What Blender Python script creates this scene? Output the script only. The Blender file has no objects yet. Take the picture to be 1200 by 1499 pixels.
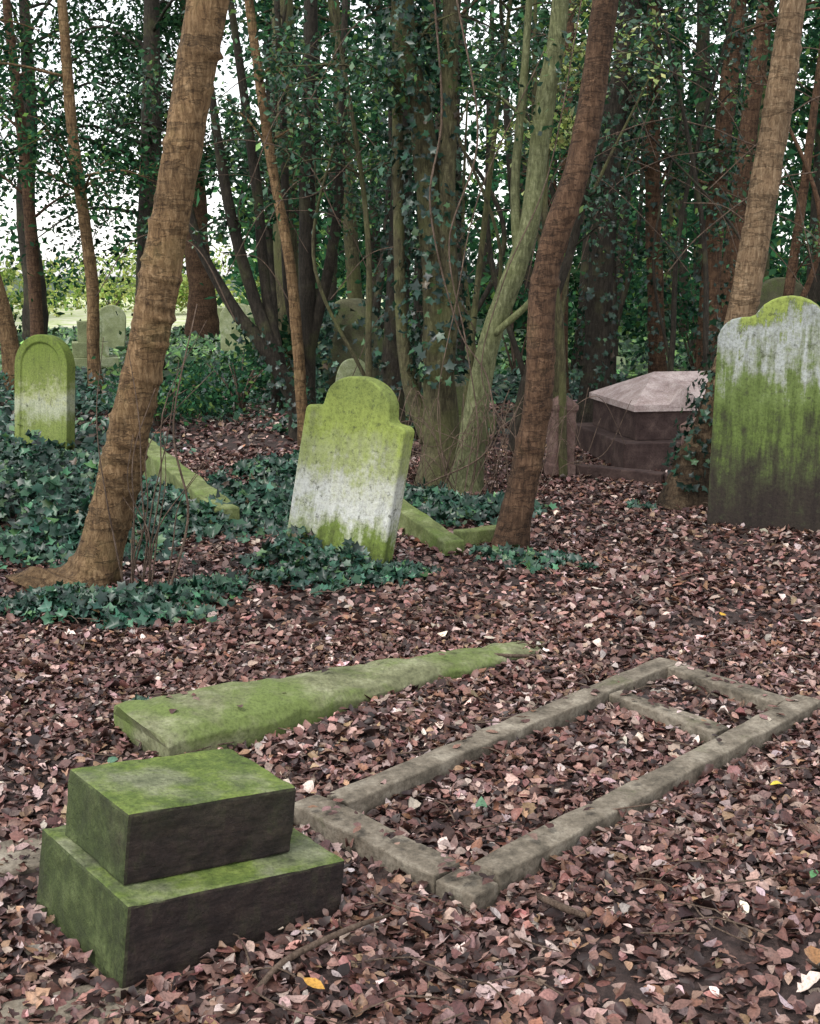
import bpy, math, random, bmesh
import numpy as np
from mathutils import Vector, noise, Matrix
random.seed(7); rng=np.random.default_rng(7)
SC=bpy.context.scene
COL=SC.collection
R=math.radians

# ------------------------------------------------------------------ materials
def newmat(name):
    m=bpy.data.materials.new(name); m.use_nodes=True
    nt=m.node_tree; nt.nodes.clear()
    out=nt.nodes.new('ShaderNodeOutputMaterial')
    b=nt.nodes.new('ShaderNodeBsdfPrincipled')
    nt.links.new(b.outputs[0],out.inputs[0])
    return m,nt,b,out
def N(nt,t,**k):
    n=nt.nodes.new(t)
    for a,v in k.items(): setattr(n,a,v)
    return n
def noi(nt,vec,scale,detail=5,rough=.6,dist=0):
    n=N(nt,'ShaderNodeTexNoise'); n.inputs['Scale'].default_value=scale
    n.inputs['Detail'].default_value=detail; n.inputs['Roughness'].default_value=rough
    n.inputs['Distortion'].default_value=dist
    nt.links.new(vec,n.inputs['Vector']); return n.outputs['Fac']
def mapp(nt,vec,sc,loc=(0,0,0)):
    n=N(nt,'ShaderNodeMapping'); n.inputs['Scale'].default_value=sc; n.inputs['Location'].default_value=loc
    nt.links.new(vec,n.inputs['Vector']); return n.outputs[0]
def ramp(nt,fac,stops,interp='LINEAR'):
    n=N(nt,'ShaderNodeValToRGB'); cr=n.color_ramp; cr.interpolation=interp
    while len(cr.elements)<len(stops): cr.elements.new(.5)
    for e,(p,c) in zip(cr.elements,stops):
        e.position=p; e.color=(c[0],c[1],c[2],1) if hasattr(c,'__len__') else (c,c,c,1)
    nt.links.new(fac,n.inputs[0]); return n.outputs[0]
def mixc(nt,fac,a,b,mode='MIX'):
    n=N(nt,'ShaderNodeMix',data_type='RGBA',blend_type=mode)
    for i,v in ((0,fac),(6,a),(7,b)):
        if isinstance(v,bpy.types.NodeSocket): nt.links.new(v,n.inputs[i])
        elif i==0: n.inputs[0].default_value=v
        else: n.inputs[i].default_value=(v[0],v[1],v[2],1)
    return n.outputs[2]
def mth(nt,op,a,b=0.0,clamp=False):
    n=N(nt,'ShaderNodeMath',operation=op); n.use_clamp=clamp
    for i,v in ((0,a),(1,b)):
        if isinstance(v,bpy.types.NodeSocket): nt.links.new(v,n.inputs[i])
        else: n.inputs[i].default_value=v
    return n.outputs[0]
def bump(nt,b,h,strength=.5,dist=.01,prev=None):
    n=N(nt,'ShaderNodeBump'); n.inputs['Strength'].default_value=strength; n.inputs['Distance'].default_value=dist
    nt.links.new(h,n.inputs['Height'])
    if prev is not None: nt.links.new(prev,n.inputs['Normal'])
    if b is not None: nt.links.new(n.outputs[0],b.inputs['Normal'])
    return n.outputs[0]

def bark(name,c1,c2,c3,moss=0.0,rings=True,foot_dark=0):
    m,nt,b,_=newmat(name); tc=N(nt,'ShaderNodeTexCoord').outputs['Object']
    fis=noi(nt,mapp(nt,tc,(1,1,.26)),46,6,.74,.7)
    scar=noi(nt,mapp(nt,tc,(1,1,4.0)),2.6,5,.66,.2)
    big=noi(nt,tc,3.2,4,.6)
    base=ramp(nt,fis,[(.3,c1),(.5,c2),(.7,c3)])
    base=mixc(nt,.7,base,ramp(nt,big,[(.3,.5),(.7,1.3)]),'MULTIPLY')
    lines=ramp(nt,scar,[(.42,1.0),(.47,.7),(.50,.32),(.525,1.25),(.60,1.0)])
    col=mixc(nt,.7 if rings else .25,base,lines,'MULTIPLY')
    mo=ramp(nt,big,[(.62-moss*.3,0.0),(.75-moss*.2,1.0)])
    mo=mth(nt,'MULTIPLY',mo,min(1,moss*1.2))
    col=mixc(nt,mo,col,(.085,.095,.032))
    if foot_dark:  # bark colour multiplied darker towards the trunk foot, edge broken by noise
        sp=N(nt,'ShaderNodeSeparateXYZ'); nt.links.new(tc,sp.inputs[0])
        zz=mth(nt,'ADD',sp.outputs[2],mth(nt,'MULTIPLY',mth(nt,'SUBTRACT',big,.5),1.0))
        col=mixc(nt,1,col,ramp(nt,mth(nt,'DIVIDE',zz,3.0),[(.0,1-foot_dark*.8),(.48,1.0)]),'MULTIPLY')
    nt.links.new(col,b.inputs['Base Color']); b.inputs['Roughness'].default_value=.85
    b.inputs['Specular IOR Level'].default_value=.25
    p=bump(nt,None,lines,.5 if rings else .2,.015)
    bump(nt,b,fis,1.0,.018,p)
    return m
def zstone(name,h,stops,streak=.45,rough=.85):
    """weathered slab: stain colours by height above its foot, broken up by noise and rain streaks"""
    m,nt,b,_=newmat(name); tc=N(nt,'ShaderNodeTexCoord').outputs['Object']
    sep=N(nt,'ShaderNodeSeparateXYZ'); nt.links.new(tc,sep.inputs[0])
    z=mth(nt,'DIVIDE',sep.outputs[2],h)
    st=noi(nt,mapp(nt,tc,(9,9,1.0)),1.7,6,.7)
    bl=noi(nt,tc,5.5,7,.74)
    a=mth(nt,'MULTIPLY',mth(nt,'SUBTRACT',st,.5),streak)
    c=mth(nt,'MULTIPLY',mth(nt,'SUBTRACT',bl,.5),.8)
    f=mth(nt,'ADD',mth(nt,'ADD',z,a),c,True)
    col=ramp(nt,f,stops)
    fine=noi(nt,tc,60,6,.75)
    col=mixc(nt,.9,col,ramp(nt,fine,[(.3,.45),(.5,1.0),(.7,1.25)]),'MULTIPLY')
    col=mixc(nt,.65,col,ramp(nt,st,[(.32,.5),(.5,1.0),(.7,1.15)]),'MULTIPLY')
    spots=noi(nt,tc,16,5,.8)
    col=mixc(nt,ramp(nt,spots,[(.33,.8),(.44,0.0)]),col,(.045,.05,.025))
    nt.links.new(col,b.inputs['Base Color']); b.inputs['Roughness'].default_value=rough
    b.inputs['Specular IOR Level'].default_value=.3
    p=bump(nt,None,bl,.6,.012); bump(nt,b,fine,.6,.004,p)
    return m
def plainstone(name,c1,c2,c3,moss=(.12,.17,.04),mossamt=.5,scale=7):
    m,nt,b,_=newmat(name); tc=N(nt,'ShaderNodeTexCoord').outputs['Object']
    a=noi(nt,tc,scale,6,.7); fine=noi(nt,tc,70,5,.75); bg=noi(nt,tc,3.1,5,.7,.3)
    col=ramp(nt,a,[(.3,c1),(.5,c2),(.7,c3)])
    col=mixc(nt,ramp(nt,bg,[(.72-.4*mossamt,0.0),(.82-.3*mossamt,.9)]),col,moss)
    col=mixc(nt,.85,col,ramp(nt,fine,[(.3,.45),(.5,1.0),(.7,1.3)]),'MULTIPLY')
    nt.links.new(col,b.inputs['Base Color']); b.inputs['Roughness'].default_value=.88
    b.inputs['Specular IOR Level'].default_value=.3
    p=bump(nt,None,a,.5,.015); bump(nt,b,fine,.6,.004,p)
    return m
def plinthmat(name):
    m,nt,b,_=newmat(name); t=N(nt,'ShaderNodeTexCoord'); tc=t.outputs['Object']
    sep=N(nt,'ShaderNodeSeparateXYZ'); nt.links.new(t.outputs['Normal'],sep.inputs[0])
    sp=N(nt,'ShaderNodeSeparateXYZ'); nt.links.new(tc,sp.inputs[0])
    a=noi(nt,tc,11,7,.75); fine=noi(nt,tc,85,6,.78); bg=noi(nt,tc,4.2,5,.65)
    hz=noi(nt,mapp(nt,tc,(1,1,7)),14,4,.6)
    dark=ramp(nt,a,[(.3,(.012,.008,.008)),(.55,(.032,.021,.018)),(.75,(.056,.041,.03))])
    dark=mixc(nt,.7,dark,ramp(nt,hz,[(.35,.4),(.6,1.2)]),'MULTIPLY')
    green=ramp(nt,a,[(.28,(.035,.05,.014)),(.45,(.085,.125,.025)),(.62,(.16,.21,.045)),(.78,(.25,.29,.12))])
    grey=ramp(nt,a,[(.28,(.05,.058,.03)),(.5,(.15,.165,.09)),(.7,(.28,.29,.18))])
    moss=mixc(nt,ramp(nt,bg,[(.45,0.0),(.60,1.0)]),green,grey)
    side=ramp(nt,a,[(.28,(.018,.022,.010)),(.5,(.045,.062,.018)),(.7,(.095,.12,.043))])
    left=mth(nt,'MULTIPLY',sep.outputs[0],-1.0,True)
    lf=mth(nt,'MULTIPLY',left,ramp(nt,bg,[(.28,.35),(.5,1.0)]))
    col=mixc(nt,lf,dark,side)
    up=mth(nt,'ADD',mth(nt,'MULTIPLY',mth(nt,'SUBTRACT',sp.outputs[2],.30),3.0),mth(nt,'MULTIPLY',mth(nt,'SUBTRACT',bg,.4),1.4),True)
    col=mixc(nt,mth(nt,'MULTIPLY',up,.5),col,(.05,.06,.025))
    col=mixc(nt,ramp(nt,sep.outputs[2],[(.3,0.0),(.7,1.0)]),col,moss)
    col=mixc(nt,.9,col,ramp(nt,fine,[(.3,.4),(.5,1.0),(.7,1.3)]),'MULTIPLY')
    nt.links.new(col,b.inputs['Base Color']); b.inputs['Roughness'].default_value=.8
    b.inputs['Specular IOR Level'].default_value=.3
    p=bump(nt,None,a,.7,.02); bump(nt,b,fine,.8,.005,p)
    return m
def leafmat(name,rough=.5,trans=.25,spec=.4,ns=0,simple=False):
    m,nt,b,out=newmat(name)
    at=N(nt,'ShaderNodeAttribute'); at.attribute_name='Col'; col=at.outputs['Color']
    if simple:
        nt.nodes.remove(b); b=N(nt,'ShaderNodeBsdfDiffuse'); nt.links.new(col,b.inputs['Color']); nt.links.new(b.outputs[0],out.inputs[0])
    else:
        if ns:
            tc=N(nt,'ShaderNodeTexCoord').outputs['Object']
            col=mixc(nt,.8,col,ramp(nt,noi(nt,tc,ns,2,.6),[(.3,.5),(.5,1.0),(.7,1.35)]),'MULTIPLY')
        nt.links.new(col,b.inputs['Base Color']); b.inputs['Roughness'].default_value=rough
        b.inputs['Specular IOR Level'].default_value=spec
    if trans>0:
        tr=N(nt,'ShaderNodeBsdfTranslucent'); nt.links.new(col,tr.inputs['Color'])
        mx=N(nt,'ShaderNodeMixShader'); mx.inputs[0].default_value=trans
        nt.links.new(b.outputs[0],mx.inputs[1]); nt.links.new(tr.outputs[0],mx.inputs[2])
        nt.links.new(mx.outputs[0],out.inputs[0])
    return m
M={}
M['bark_tan']=bark('bark_tan',(.05,.027,.013),(.19,.115,.055),(.36,.24,.13),.25,True,.4)
M['bark_tan_dark_foot']=bark('bark_tan_dark_foot',(.07,.04,.022),(.23,.15,.085),(.40,.29,.18),.1,True,1)  # tan bark with the strongest darkening near the base
M['bark_red']=bark('bark_red',(.028,.015,.009),(.10,.055,.031),(.19,.112,.068),.1,True,.3)
M['bark_olive']=bark('bark_olive',(.022,.019,.011),(.08,.07,.036),(.18,.165,.088),.55,False)
M['bark_green']=bark('bark_green',(.045,.048,.022),(.14,.15,.07),(.30,.31,.17),.4,False)
M['bark_dark']=bark('bark_dark',(.010,.008,.006),(.033,.027,.02),(.07,.057,.042),.3,False)
M['twig']=bark('twig_bark',(.05,.03,.022),(.13,.09,.065),(.25,.18,.14),0,False)
M['litter']=leafmat('dead_leaf',.5,0,.4,160)
M['ivy']=leafmat('ivy_leaf',.38,0,.42)
M['leaf']=leafmat('holly_leaf',.36,.3,.5)
M['leaf_far']=leafmat('distant_leaf',trans=.35,simple=True)

# ------------------------------------------------------------------ ground height
def gz(x,y):
    x=np.asarray(x,float); y=np.asarray(y,float)
    return .018*np.sin(x*1.7+.6)*np.cos(y*1.3)+.010*np.sin(x*4.1+y*3.3)+.02*np.sin(y*.55+x*.3)*np.clip((y-5)/6,0,1)
# ------------------------------------------------------------------ mesh helpers
def link(o): COL.objects.link(o); return o
def build_np(name,V,polys,colr,mat,smooth=False):
    me=bpy.data.meshes.new(name)
    me.vertices.add(len(V)); me.vertices.foreach_set('co',np.ascontiguousarray(V,dtype=np.float32).ravel())
    loops=np.concatenate([p.ravel() for p in polys]).astype(np.int32)
    sizes=np.concatenate([np.full(len(p),p.shape[1]) for p in polys]).astype(np.int32)
    me.loops.add(len(loops)); me.loops.foreach_set('vertex_index',loops)
    starts=(np.cumsum(sizes)-sizes).astype(np.int32)
    me.polygons.add(len(sizes)); me.polygons.foreach_set('loop_start',starts)
    try: me.polygons.foreach_set('loop_total',sizes)
    except Exception: pass
    me.update(calc_edges=True)
    if colr is not None:
        a=me.color_attributes.new('Col','FLOAT_COLOR','POINT')
        c=np.ones((len(V),4),np.float32); c[:,:3]=colr; a.data.foreach_set('color',c.ravel())
    if smooth: me.polygons.foreach_set('use_smooth',np.ones(len(sizes),bool))
    me.materials.append(mat)
    return link(bpy.data.objects.new(name,me))
def oval(rows):
    v=[(0,0)]
    for y,w in rows: v+=[(0,y),(-w,y),(w,y)]
    v.append((0,1)); n=len(rows); t=3*n+1
    tri=[(0,1,2),(0,3,1),(t,3*n-1,3*n-2),(t,3*n-2,3*n)]
    q=[]
    for i in range(n-1):
        s,l,r=1+3*i,2+3*i,3+3*i
        q+=[(s,s+3,l+3,l),(s,r,r+3,s+3)]
    return np.array(v,float),[np.array(tri),np.array(q)]
T_HI=oval([(.15,.15),(.38,.29),(.64,.27),(.86,.12)])
T_OAK=oval([(.12,.07),(.25,.20),(.36,.15),(.52,.29),(.63,.21),(.8,.22)])
T_LO=oval([(.3,.27),(.7,.24)])
T_DI=(np.array([(0,0),(-.27,.5),(0,1),(.27,.5)],float),[np.array([(0,1,2),(0,2,3)])])
_iv=[(0,.3),(0,0),(.3,-.12),(.3,.14),(.55,.38),(.24,.5),(0,1),(-.24,.5),(-.55,.38),(-.3,.14),(-.3,-.12)]
T_IVY=(np.array(_iv,float),[np.array([(0,i,i+1 if i<10 else 1) for i in range(1,11)])])
def lsz(s,n,sd): return s*np.exp(np.clip(rng.normal(0,sd,n),-.6,.5))
def leafset(P,Nn,size,T,c1=0.3,c2=0.3,fold=.15):
    tv,tp=T; n=len(P); k=len(tv)
    Nn=Nn/np.linalg.norm(Nn,axis=1,keepdims=True)
    r=rng.normal(size=(n,3)); t=r-(r*Nn).sum(1,keepdims=True)*Nn; t/=np.linalg.norm(t,axis=1,keepdims=True)
    b=np.cross(Nn,t)
    x=tv[:,0][None,:]*(.75+.5*rng.random((n,1))); y=np.repeat(tv[:,1][None,:],n,0)-.5
    z=rng.normal(0,c1,(n,1))*x*x*3+rng.normal(0,c2,(n,1))*y*y+rng.normal(fold,.15,(n,1))*np.abs(x)+rng.normal(0,.12,(n,1))*x*y*3
    s=np.asarray(size).reshape(-1,1,1)*np.ones((n,1,1))
    V=P[:,None,:]+s*(x[:,:,None]*t[:,None,:]+y[:,:,None]*b[:,None,:]+z[:,:,None]*Nn[:,None,:])
    off=(np.arange(n)*k)[:,None,None]
    polys=[(p[None,:,:]+off).reshape(-1,p.shape[1]) for p in tp]
    return V.reshape(-1,3),polys,k
def merge(sets):
    Vs=[];Ps={};Cs=[];o=0
    for V,polys,k,c in sets:
        Vs.append(V); Cs.append(np.repeat(c,k,0))
        for p in polys: Ps.setdefault(p.shape[1],[]).append(p+o)
        o+=len(V)
    return np.concatenate(Vs),[np.concatenate(v) for v in Ps.values()],np.concatenate(Cs)
def pal(n,colors,w,jit=.25):
    c=np.array(colors)[rng.choice(len(colors),n,p=np.array(w)/sum(w))]
    return np.clip(c*np.exp(rng.normal(0,jit,(n,1)))*(1+rng.normal(0,.05,(n,3))),0.002,.8)
LIT=([(.130,.062,.050),(.195,.110,.092),(.062,.027,.022),(.28,.19,.165),(.215,.13,.080),(.37,.29,.26),(.028,.014,.012),(.16,.075,.045)],[5,4.5,5,2.8,1.2,1.5,4,.6])
IVY=([(.007,.028,.018),(.013,.047,.028),(.024,.072,.036),(.05,.105,.038),(.08,.055,.03)],[5,5,3,1,.2])
HOL=([(.017,.052,.028),(.030,.088,.042),(.050,.130,.052),(.13,.22,.06)],[5,5,3,1.2])
YEW=([(.012,.034,.017),(.022,.055,.024),(.036,.078,.032)],[4,4,2])
LIM=([(.16,.25,.06),(.30,.38,.10),(.48,.54,.20)],[3,4,3])

def catm(pts,n):
    P=np.array(pts,float); m=len(P)
    if m==2:
        t=np.linspace(0,1,n+1)[:,None]; return P[0]*(1-t)+P[1]*t
    P=np.vstack([2*P[0]-P[1],P,2*P[-1]-P[-2]])
    out=[]
    for s in np.linspace(0,m-1,n+1):
        i=min(int(s),m-2); u=s-i
        p0,p1,p2,p3=P[i],P[i+1],P[i+2],P[i+3]
        out.append(.5*((2*p1)+(-p0+p2)*u+(2*p0-5*p1+4*p2-p3)*u*u+(-p0+3*p1-3*p2+p3)*u**3))
    return np.array(out)
class MB:
    def __init__(s): s.v=[]; s.f=[]
    def tube(s,pts,rad,seg=20,sides=8,flare=0,rough=.05,rings=0,seed=0):
        C=catm(pts,seg); rr=np.interp(np.linspace(0,1,seg+1),np.linspace(0,1,len(rad)),rad)
        T=np.gradient(C,axis=0); T/=np.linalg.norm(T,axis=1,keepdims=True)+1e-9
        ref=np.eye(3)[np.argmin(np.abs(T.mean(0)))]
        o=len(s.v); z0=C[0][2]; H=max(1e-3,C[-1][2]-z0)
        rz=[(random.random()*H,random.uniform(.4,1),random.uniform(0,6.28)) for _ in range(rings)]
        for i in range(seg+1):
            u=np.cross(T[i],ref); u/=np.linalg.norm(u)+1e-9; w=np.cross(T[i],u)
            zz=C[i][2]-z0
            for j in range(sides):
                ph=2*math.pi*j/sides
                rg=0
                for q,a,p0 in rz:
                    dd=zz-q-.012*math.sin(ph+p0)
                    if abs(dd)<.06: rg+=a*math.exp(-(dd/.016)**2)*(.55+.45*math.cos(ph-p0))*.18
                n=noise.noise(Vector((math.cos(ph)*1.6+seed,math.sin(ph)*1.6,zz*2.5+seed)))
                n2=noise.noise(Vector((math.cos(ph)*5+seed,math.sin(ph)*5,zz*9)))
                r=rr[i]*(1+rough*2*n+rough*n2+rg)
                if flare: r*=1+flare*math.exp(-max(zz,0)/.13)*(1+.8*math.cos(3*ph+seed)+.5*math.cos(5*ph+2*seed))
                p=C[i]+r*(math.cos(ph)*u+math.sin(ph)*w); s.v.append(tuple(p))
        for i in range(seg):
            for j in range(sides):
                a=o+i*sides+j; b=o+i*sides+(j+1)%sides
                s.f.append((a,b,b+sides,a+sides))
        s.f.append(tuple(o+j for j in range(sides))[::-1]); s.f.append(tuple(o+seg*sides+j for j in range(sides)))
        return C
    def obj(s,name,mat,smooth=True):
        me=bpy.data.meshes.new(name); me.from_pydata(s.v,[],s.f); me.update()
        if smooth: me.polygons.foreach_set('use_smooth',[True]*len(me.polygons))
        me.materials.append(mat); return link(bpy.data.objects.new(name,me))
def group(name,parts,loc=(0,0,0)):
    e=bpy.data.objects.new(name,None); e.location=loc; e.empty_display_size=.2; link(e)
    for p in parts:
        p.parent=e; p.matrix_parent_inverse=Matrix.Translation(loc).inverted()
    return e

# ------------------------------------------------------------------ ground sheet
xs=np.concatenate([-np.geomspace(400,6.2,26),np.linspace(-6,6,150),np.geomspace(6.2,400,26)])
ys=np.concatenate([-np.geomspace(300,1.2,14),np.linspace(-1,14,180),np.geomspace(14.3,600,40)])
X,Y=np.meshgrid(xs,ys); Z=gz(X,Y)*np.clip(1-(np.hypot(X,Y)-40)/30,0,1)
V=np.stack([X,Y,Z],-1).reshape(-1,3); nx,ny=len(xs),len(ys)
ii=(np.arange(ny-1)[:,None]*nx+np.arange(nx-1)[None,:]).ravel()
m,nt,b,_=newmat('leaf_mould_soil'); tc=N(nt,'ShaderNodeTexCoord').outputs['Object']
n1=noi(nt,tc,22,5,.75); n2=noi(nt,tc,2.3,3,.6)
c=ramp(nt,n1,[(.3,(.012,.007,.006)),(.5,(.035,.021,.018)),(.68,(.085,.052,.045)),(.8,(.15,.10,.085))])
sp=N(nt,'ShaderNodeSeparateXYZ'); nt.links.new(tc,sp.inputs[0])
far=ramp(nt,mth(nt,'ADD',mth(nt,'DIVIDE',sp.outputs[1],40.0),mth(nt,'MULTIPLY',mth(nt,'SUBTRACT',n2,.5),.2),True),[(.33,0.0),(.4,1.0)])
c=mixc(nt,far,c,ramp(nt,n1,[(.35,(.015,.035,.018)),(.7,(.05,.085,.03))]))
nt.links.new(c,b.inputs['Base Color']); b.inputs['Roughness'].default_value=.95
bump(nt,b,n1,.8,.02)
build_np('ground',V,[np.stack([ii,ii+1,ii+nx+1,ii+nx],1)],None,m,True)
m,nt,b,_=newmat('lawn_grass'); tc=N(nt,'ShaderNodeTexCoord').outputs['Object']
n1=noi(nt,tc,1.2,6,.75); c=ramp(nt,n1,[(.3,(.24,.33,.09)),(.46,(.45,.52,.22)),(.58,(.66,.63,.52))])
nt.links.new(c,b.inputs['Base Color']); b.inputs['Roughness'].default_value=.9
gx=np.linspace(-24,-5,30); gy=np.linspace(27,85,40); X,Y=np.meshgrid(gx,gy)
wob=np.interp(Y,[27,36,85],[.3,1,1.2]); X2=-10.5+(X+13.5)*wob
V=np.stack([X2,Y,np.full_like(X,.03)],-1).reshape(-1,3)
ii=(np.arange(39)[:,None]*30+np.arange(29)[None,:]).ravel()
build_np('lawn',V,[np.stack([ii,ii+1,ii+31,ii+30],1)],None,m)

# ------------------------------------------------------------------ stone builders
def slab_from_outline(name,out,th,mat,loc,rot,bev=.012,inset=None):
    bm=bmesh.new()
    vs=[bm.verts.new((x,-th/2,z)) for x,z in out]
    f=bm.faces.new(vs)
    r=bmesh.ops.extrude_face_region(bm,geom=[f])
    for v in [g for g in r['geom'] if isinstance(g,bmesh.types.BMVert)]: v.co.y+=th
    bmesh.ops.recalc_face_normals(bm,faces=bm.faces)
    if inset:
        ff=min(bm.faces,key=lambda q:q.normal.y if len(q.verts)>8 else 9)
        bmesh.ops.inset_region(bm,faces=[ff],thickness=inset,depth=0)
        bmesh.ops.inset_region(bm,faces=[ff],thickness=.012,depth=-.016)
    me=bpy.data.meshes.new(name); bm.to_mesh(me); bm.free(); me.materials.append(mat)
    o=link(bpy.data.objects.new(name,me)); o.location=loc; o.rotation_euler=rot
    md=o.modifiers.new('bevel','BEVEL'); md.width=bev; md.segments=3; md.limit_method='ANGLE'; md.angle_limit=R(40)
    return o
def arc(cx,cz,rx,rz,a0,a1,n):
    return [(cx+rx*math.cos(R(a0+(a1-a0)*i/n)),cz+rz*math.sin(R(a0+(a1-a0)*i/n))) for i in range(n+1)]
def shouldered(w,h,sh,ar,foot=.25):
    hw=w/2; iw=hw-sh; o=[(-hw,-foot),(hw,-foot),(hw,h-ar-.05)]
    o+=arc(hw-.035,h-ar-.05,.035,.035,20,90,4)
    o+=[(iw+.03,h-ar-.012)]+arc(iw+.03,h-ar+.03,.03,.042,-100,-180,4)
    o+=arc(0,h-ar+.045,iw-.004,ar-.045,0,180,22)
    o+=arc(-iw-.03,h-ar+.03,.03,.042,0,-80,4)+[(-iw-.03,h-ar-.012)]
    o+=arc(-hw+.035,h-ar-.05,.035,.035,90,160,4)+[(-hw,h-ar-.05)]
    return o
def rounded(w,h,rise,foot=.25): return [(-w/2,-foot),(w/2,-foot)]+arc(0,h-rise,w/2,rise,0,180,26)
def ogee(w,h,foot=.25):
    hw=w/2
    key=[(0,0),(.12,-.006),(.25,-.026),(.36,-.058),(.43,-.095),(.48,-.125),(.56,-.138),(.68,-.142),(.80,-.155),(.90,-.185),(.96,-.225),(1.0,-.27)]
    kx=[k[0] for k in key]; kz=[k[1] for k in key]
    pts=[(hw*u,h+float(np.interp(u,kx,kz))) for u in np.linspace(1,0,26)]
    return [(-hw,-foot),(hw,-foot)]+pts+[(-x,z) for x,z in pts[::-1][1:]]
def gothic(w,h,foot=.2,rise=.75,e=.8):
    hw=w/2; p=[(-hw,-foot),(hw,-foot)]
    for i in range(13):
        t=i/12; p.append((hw*math.cos(t*math.pi/2)**e,h-w*rise+w*rise*math.sin(t*math.pi/2)**1.2))
    return p+[(-x,z) for x,z in p[2:][::-1][1:]]
ALG=(.23,.28,.065); ALG2=(.13,.18,.035); PALE=(.47,.48,.45); GREY=(.26,.27,.24); BRN=(.024,.017,.014)
m_c=zstone('headstone_lichen',1.08,[(0,(.08,.10,.03)),(.18,ALG2),(.29,(.34,.36,.26)),(.38,PALE),(.50,(.40,.41,.33)),(.60,(.27,.30,.14)),(.78,ALG),(1,(.16,.20,.05))],.4)
m_r=zstone('headstone_tall_lichen',1.5,[(0,BRN),(.20,(.027,.021,.015)),(.34,(.045,.05,.022)),(.48,(.085,.12,.028)),(.66,(.125,.17,.05)),(.76,(.24,.26,.20)),(.85,(.34,.36,.35)),(.92,(.24,.26,.20)),(.96,(.15,.19,.055)),(1,ALG)],.7)
m_l=zstone('headstone_moss',1.05,[(0,ALG2),(.3,(.17,.21,.06)),(.47,(.33,.35,.25)),(.55,(.30,.32,.17)),(.66,(.16,.20,.05)),(1,(.12,.165,.03))],.3)
m_g=plainstone('mossy_stone',(.055,.07,.025),(.13,.155,.055),(.25,.28,.14),mossamt=.6)
slab_from_outline('headstone',shouldered(.66,1.12,.115,.20,.4),.12,m_c,(-.43,6.85,-.02),(R(-4),R(9),R(-30)),.014)
slab_from_outline('headstone',ogee(.88,1.53,.3),.14,m_r,(2.40,7.9,-.02),(R(-1),R(0.5),R(-24)),.014)
slab_from_outline('headstone',rounded(.60,1.13,.30,.3),.13,m_l,(-3.45,11.5,-.04),(R(-4),R(1),R(-22)),.015,.07)

def bars(name,segs,mat,z0=-.12,jit=.006,bev=.01):
    bm=bmesh.new()
    for (p0,p1,w,t0,t1) in segs:
        p0=Vector(p0);p1=Vector(p1); d=(p1-p0); L=d.length; d.normalize(); n=Vector((-d.y,d.x))
        k=max(2,int(L/.10)); ring=[]
        for i in range(k+1):
            t=i/k; c=p0+d*L*t; top=t0+(t1-t0)*t
            vs=[]
            for sx,zz in ((-1,z0),(-1,top),(-.33,top+.001),(.33,top+.001),(1,top),(1,z0)):
                j=jit if zz>0 else 0
                ji=j if 0<i<k else j*.4
                q=c+n*(w/2*sx+random.uniform(-ji,ji)); vs.append(bm.verts.new((q.x,q.y,zz+random.uniform(-ji,ji)*.6)))
            ring.append(vs)
        for i in range(k):
            for j in range(6): bm.faces.new((ring[i][j],ring[i+1][j],ring[i+1][(j+1)%6],ring[i][(j+1)%6]))
        bm.faces.new(ring[0]); bm.faces.new(ring[k][::-1])
    bmesh.ops.recalc_face_normals(bm,faces=bm.faces)
    me=bpy.data.meshes.new(name); bm.to_mesh(me); bm.free(); me.materials.append(mat)
    o=link(bpy.data.objects.new(name,me))
    md=o.modifiers.new('bevel','BEVEL'); md.width=bev; md.segments=2; md.limit_method='ANGLE'; md.angle_limit=R(50)
    return o
KA,KB,KC,KD=[Vector(p)*.968 for p in ((-.345,3.63),(.175,3.12),(1.57,4.53),(1.08,5.107))]
ax=(KD-KA).normalized(); cr=(KB-KA).normalized(); w=.098
def K(base,a,c): return base+ax*a+cr*c
LL=(KD-KA).length
kseg=[(K(KA,w+.006,w/2),K(KD,0,w/2),w,.062,.072),
      (K(KB,w+.008,-w/2),K(KC,.05,-w/2),w,.046,.068),
      (K(KA,w/2-.01,-.03),K(KB,w/2-.01,-.13),w*1.15,.056,.040),
      (K(KB,w/2-.02,-.12),K(KB,w/2-.02,.02),w*1.05,.032,.036),
      (K(KD,-w/2,w+.004),K(KC,-w/2,-w-.004),w,.070,.066),
      (K(KA,LL*.765,w+.004),K(KB,LL*.735,-w-.004),w*.85,.062,.058)]
m_k=plainstone('kerb_stone',(.05,.042,.03),(.155,.13,.098),(.29,.255,.20),(.085,.09,.042),.3,9)
bars('grave_kerb',kseg,m_k,bev=.006)
footprints=[(s[0],s[1],s[2]) for s in kseg]
bars('fallen_kerbstone',[((-2.3,10.2),(-1.17,7.75),.16,.33,.17)],m_g,jit=.01)
bars('fallen_kerbstone',[((-.12,8.1),(.27,7.25),.14,.18,.06),((.29,7.42),(.62,7.62),.10,.09,.08)],m_g,jit=.01)
m_pk=plainstone('pink_granite',(.24,.17,.155),(.39,.31,.29),(.55,.46,.43),(.22,.20,.14),.15)
m_dk=plainstone('dark_granite',(.024,.013,.012),(.055,.034,.03),(.105,.07,.06),(.055,.05,.03),.2)
bars('grave_kerb',[((1.10,10.2),(2.02,9.65),.12,.11,.09),((2.02,9.65),(3.6,10.0),.12,.08,.08)],m_dk)

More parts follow.
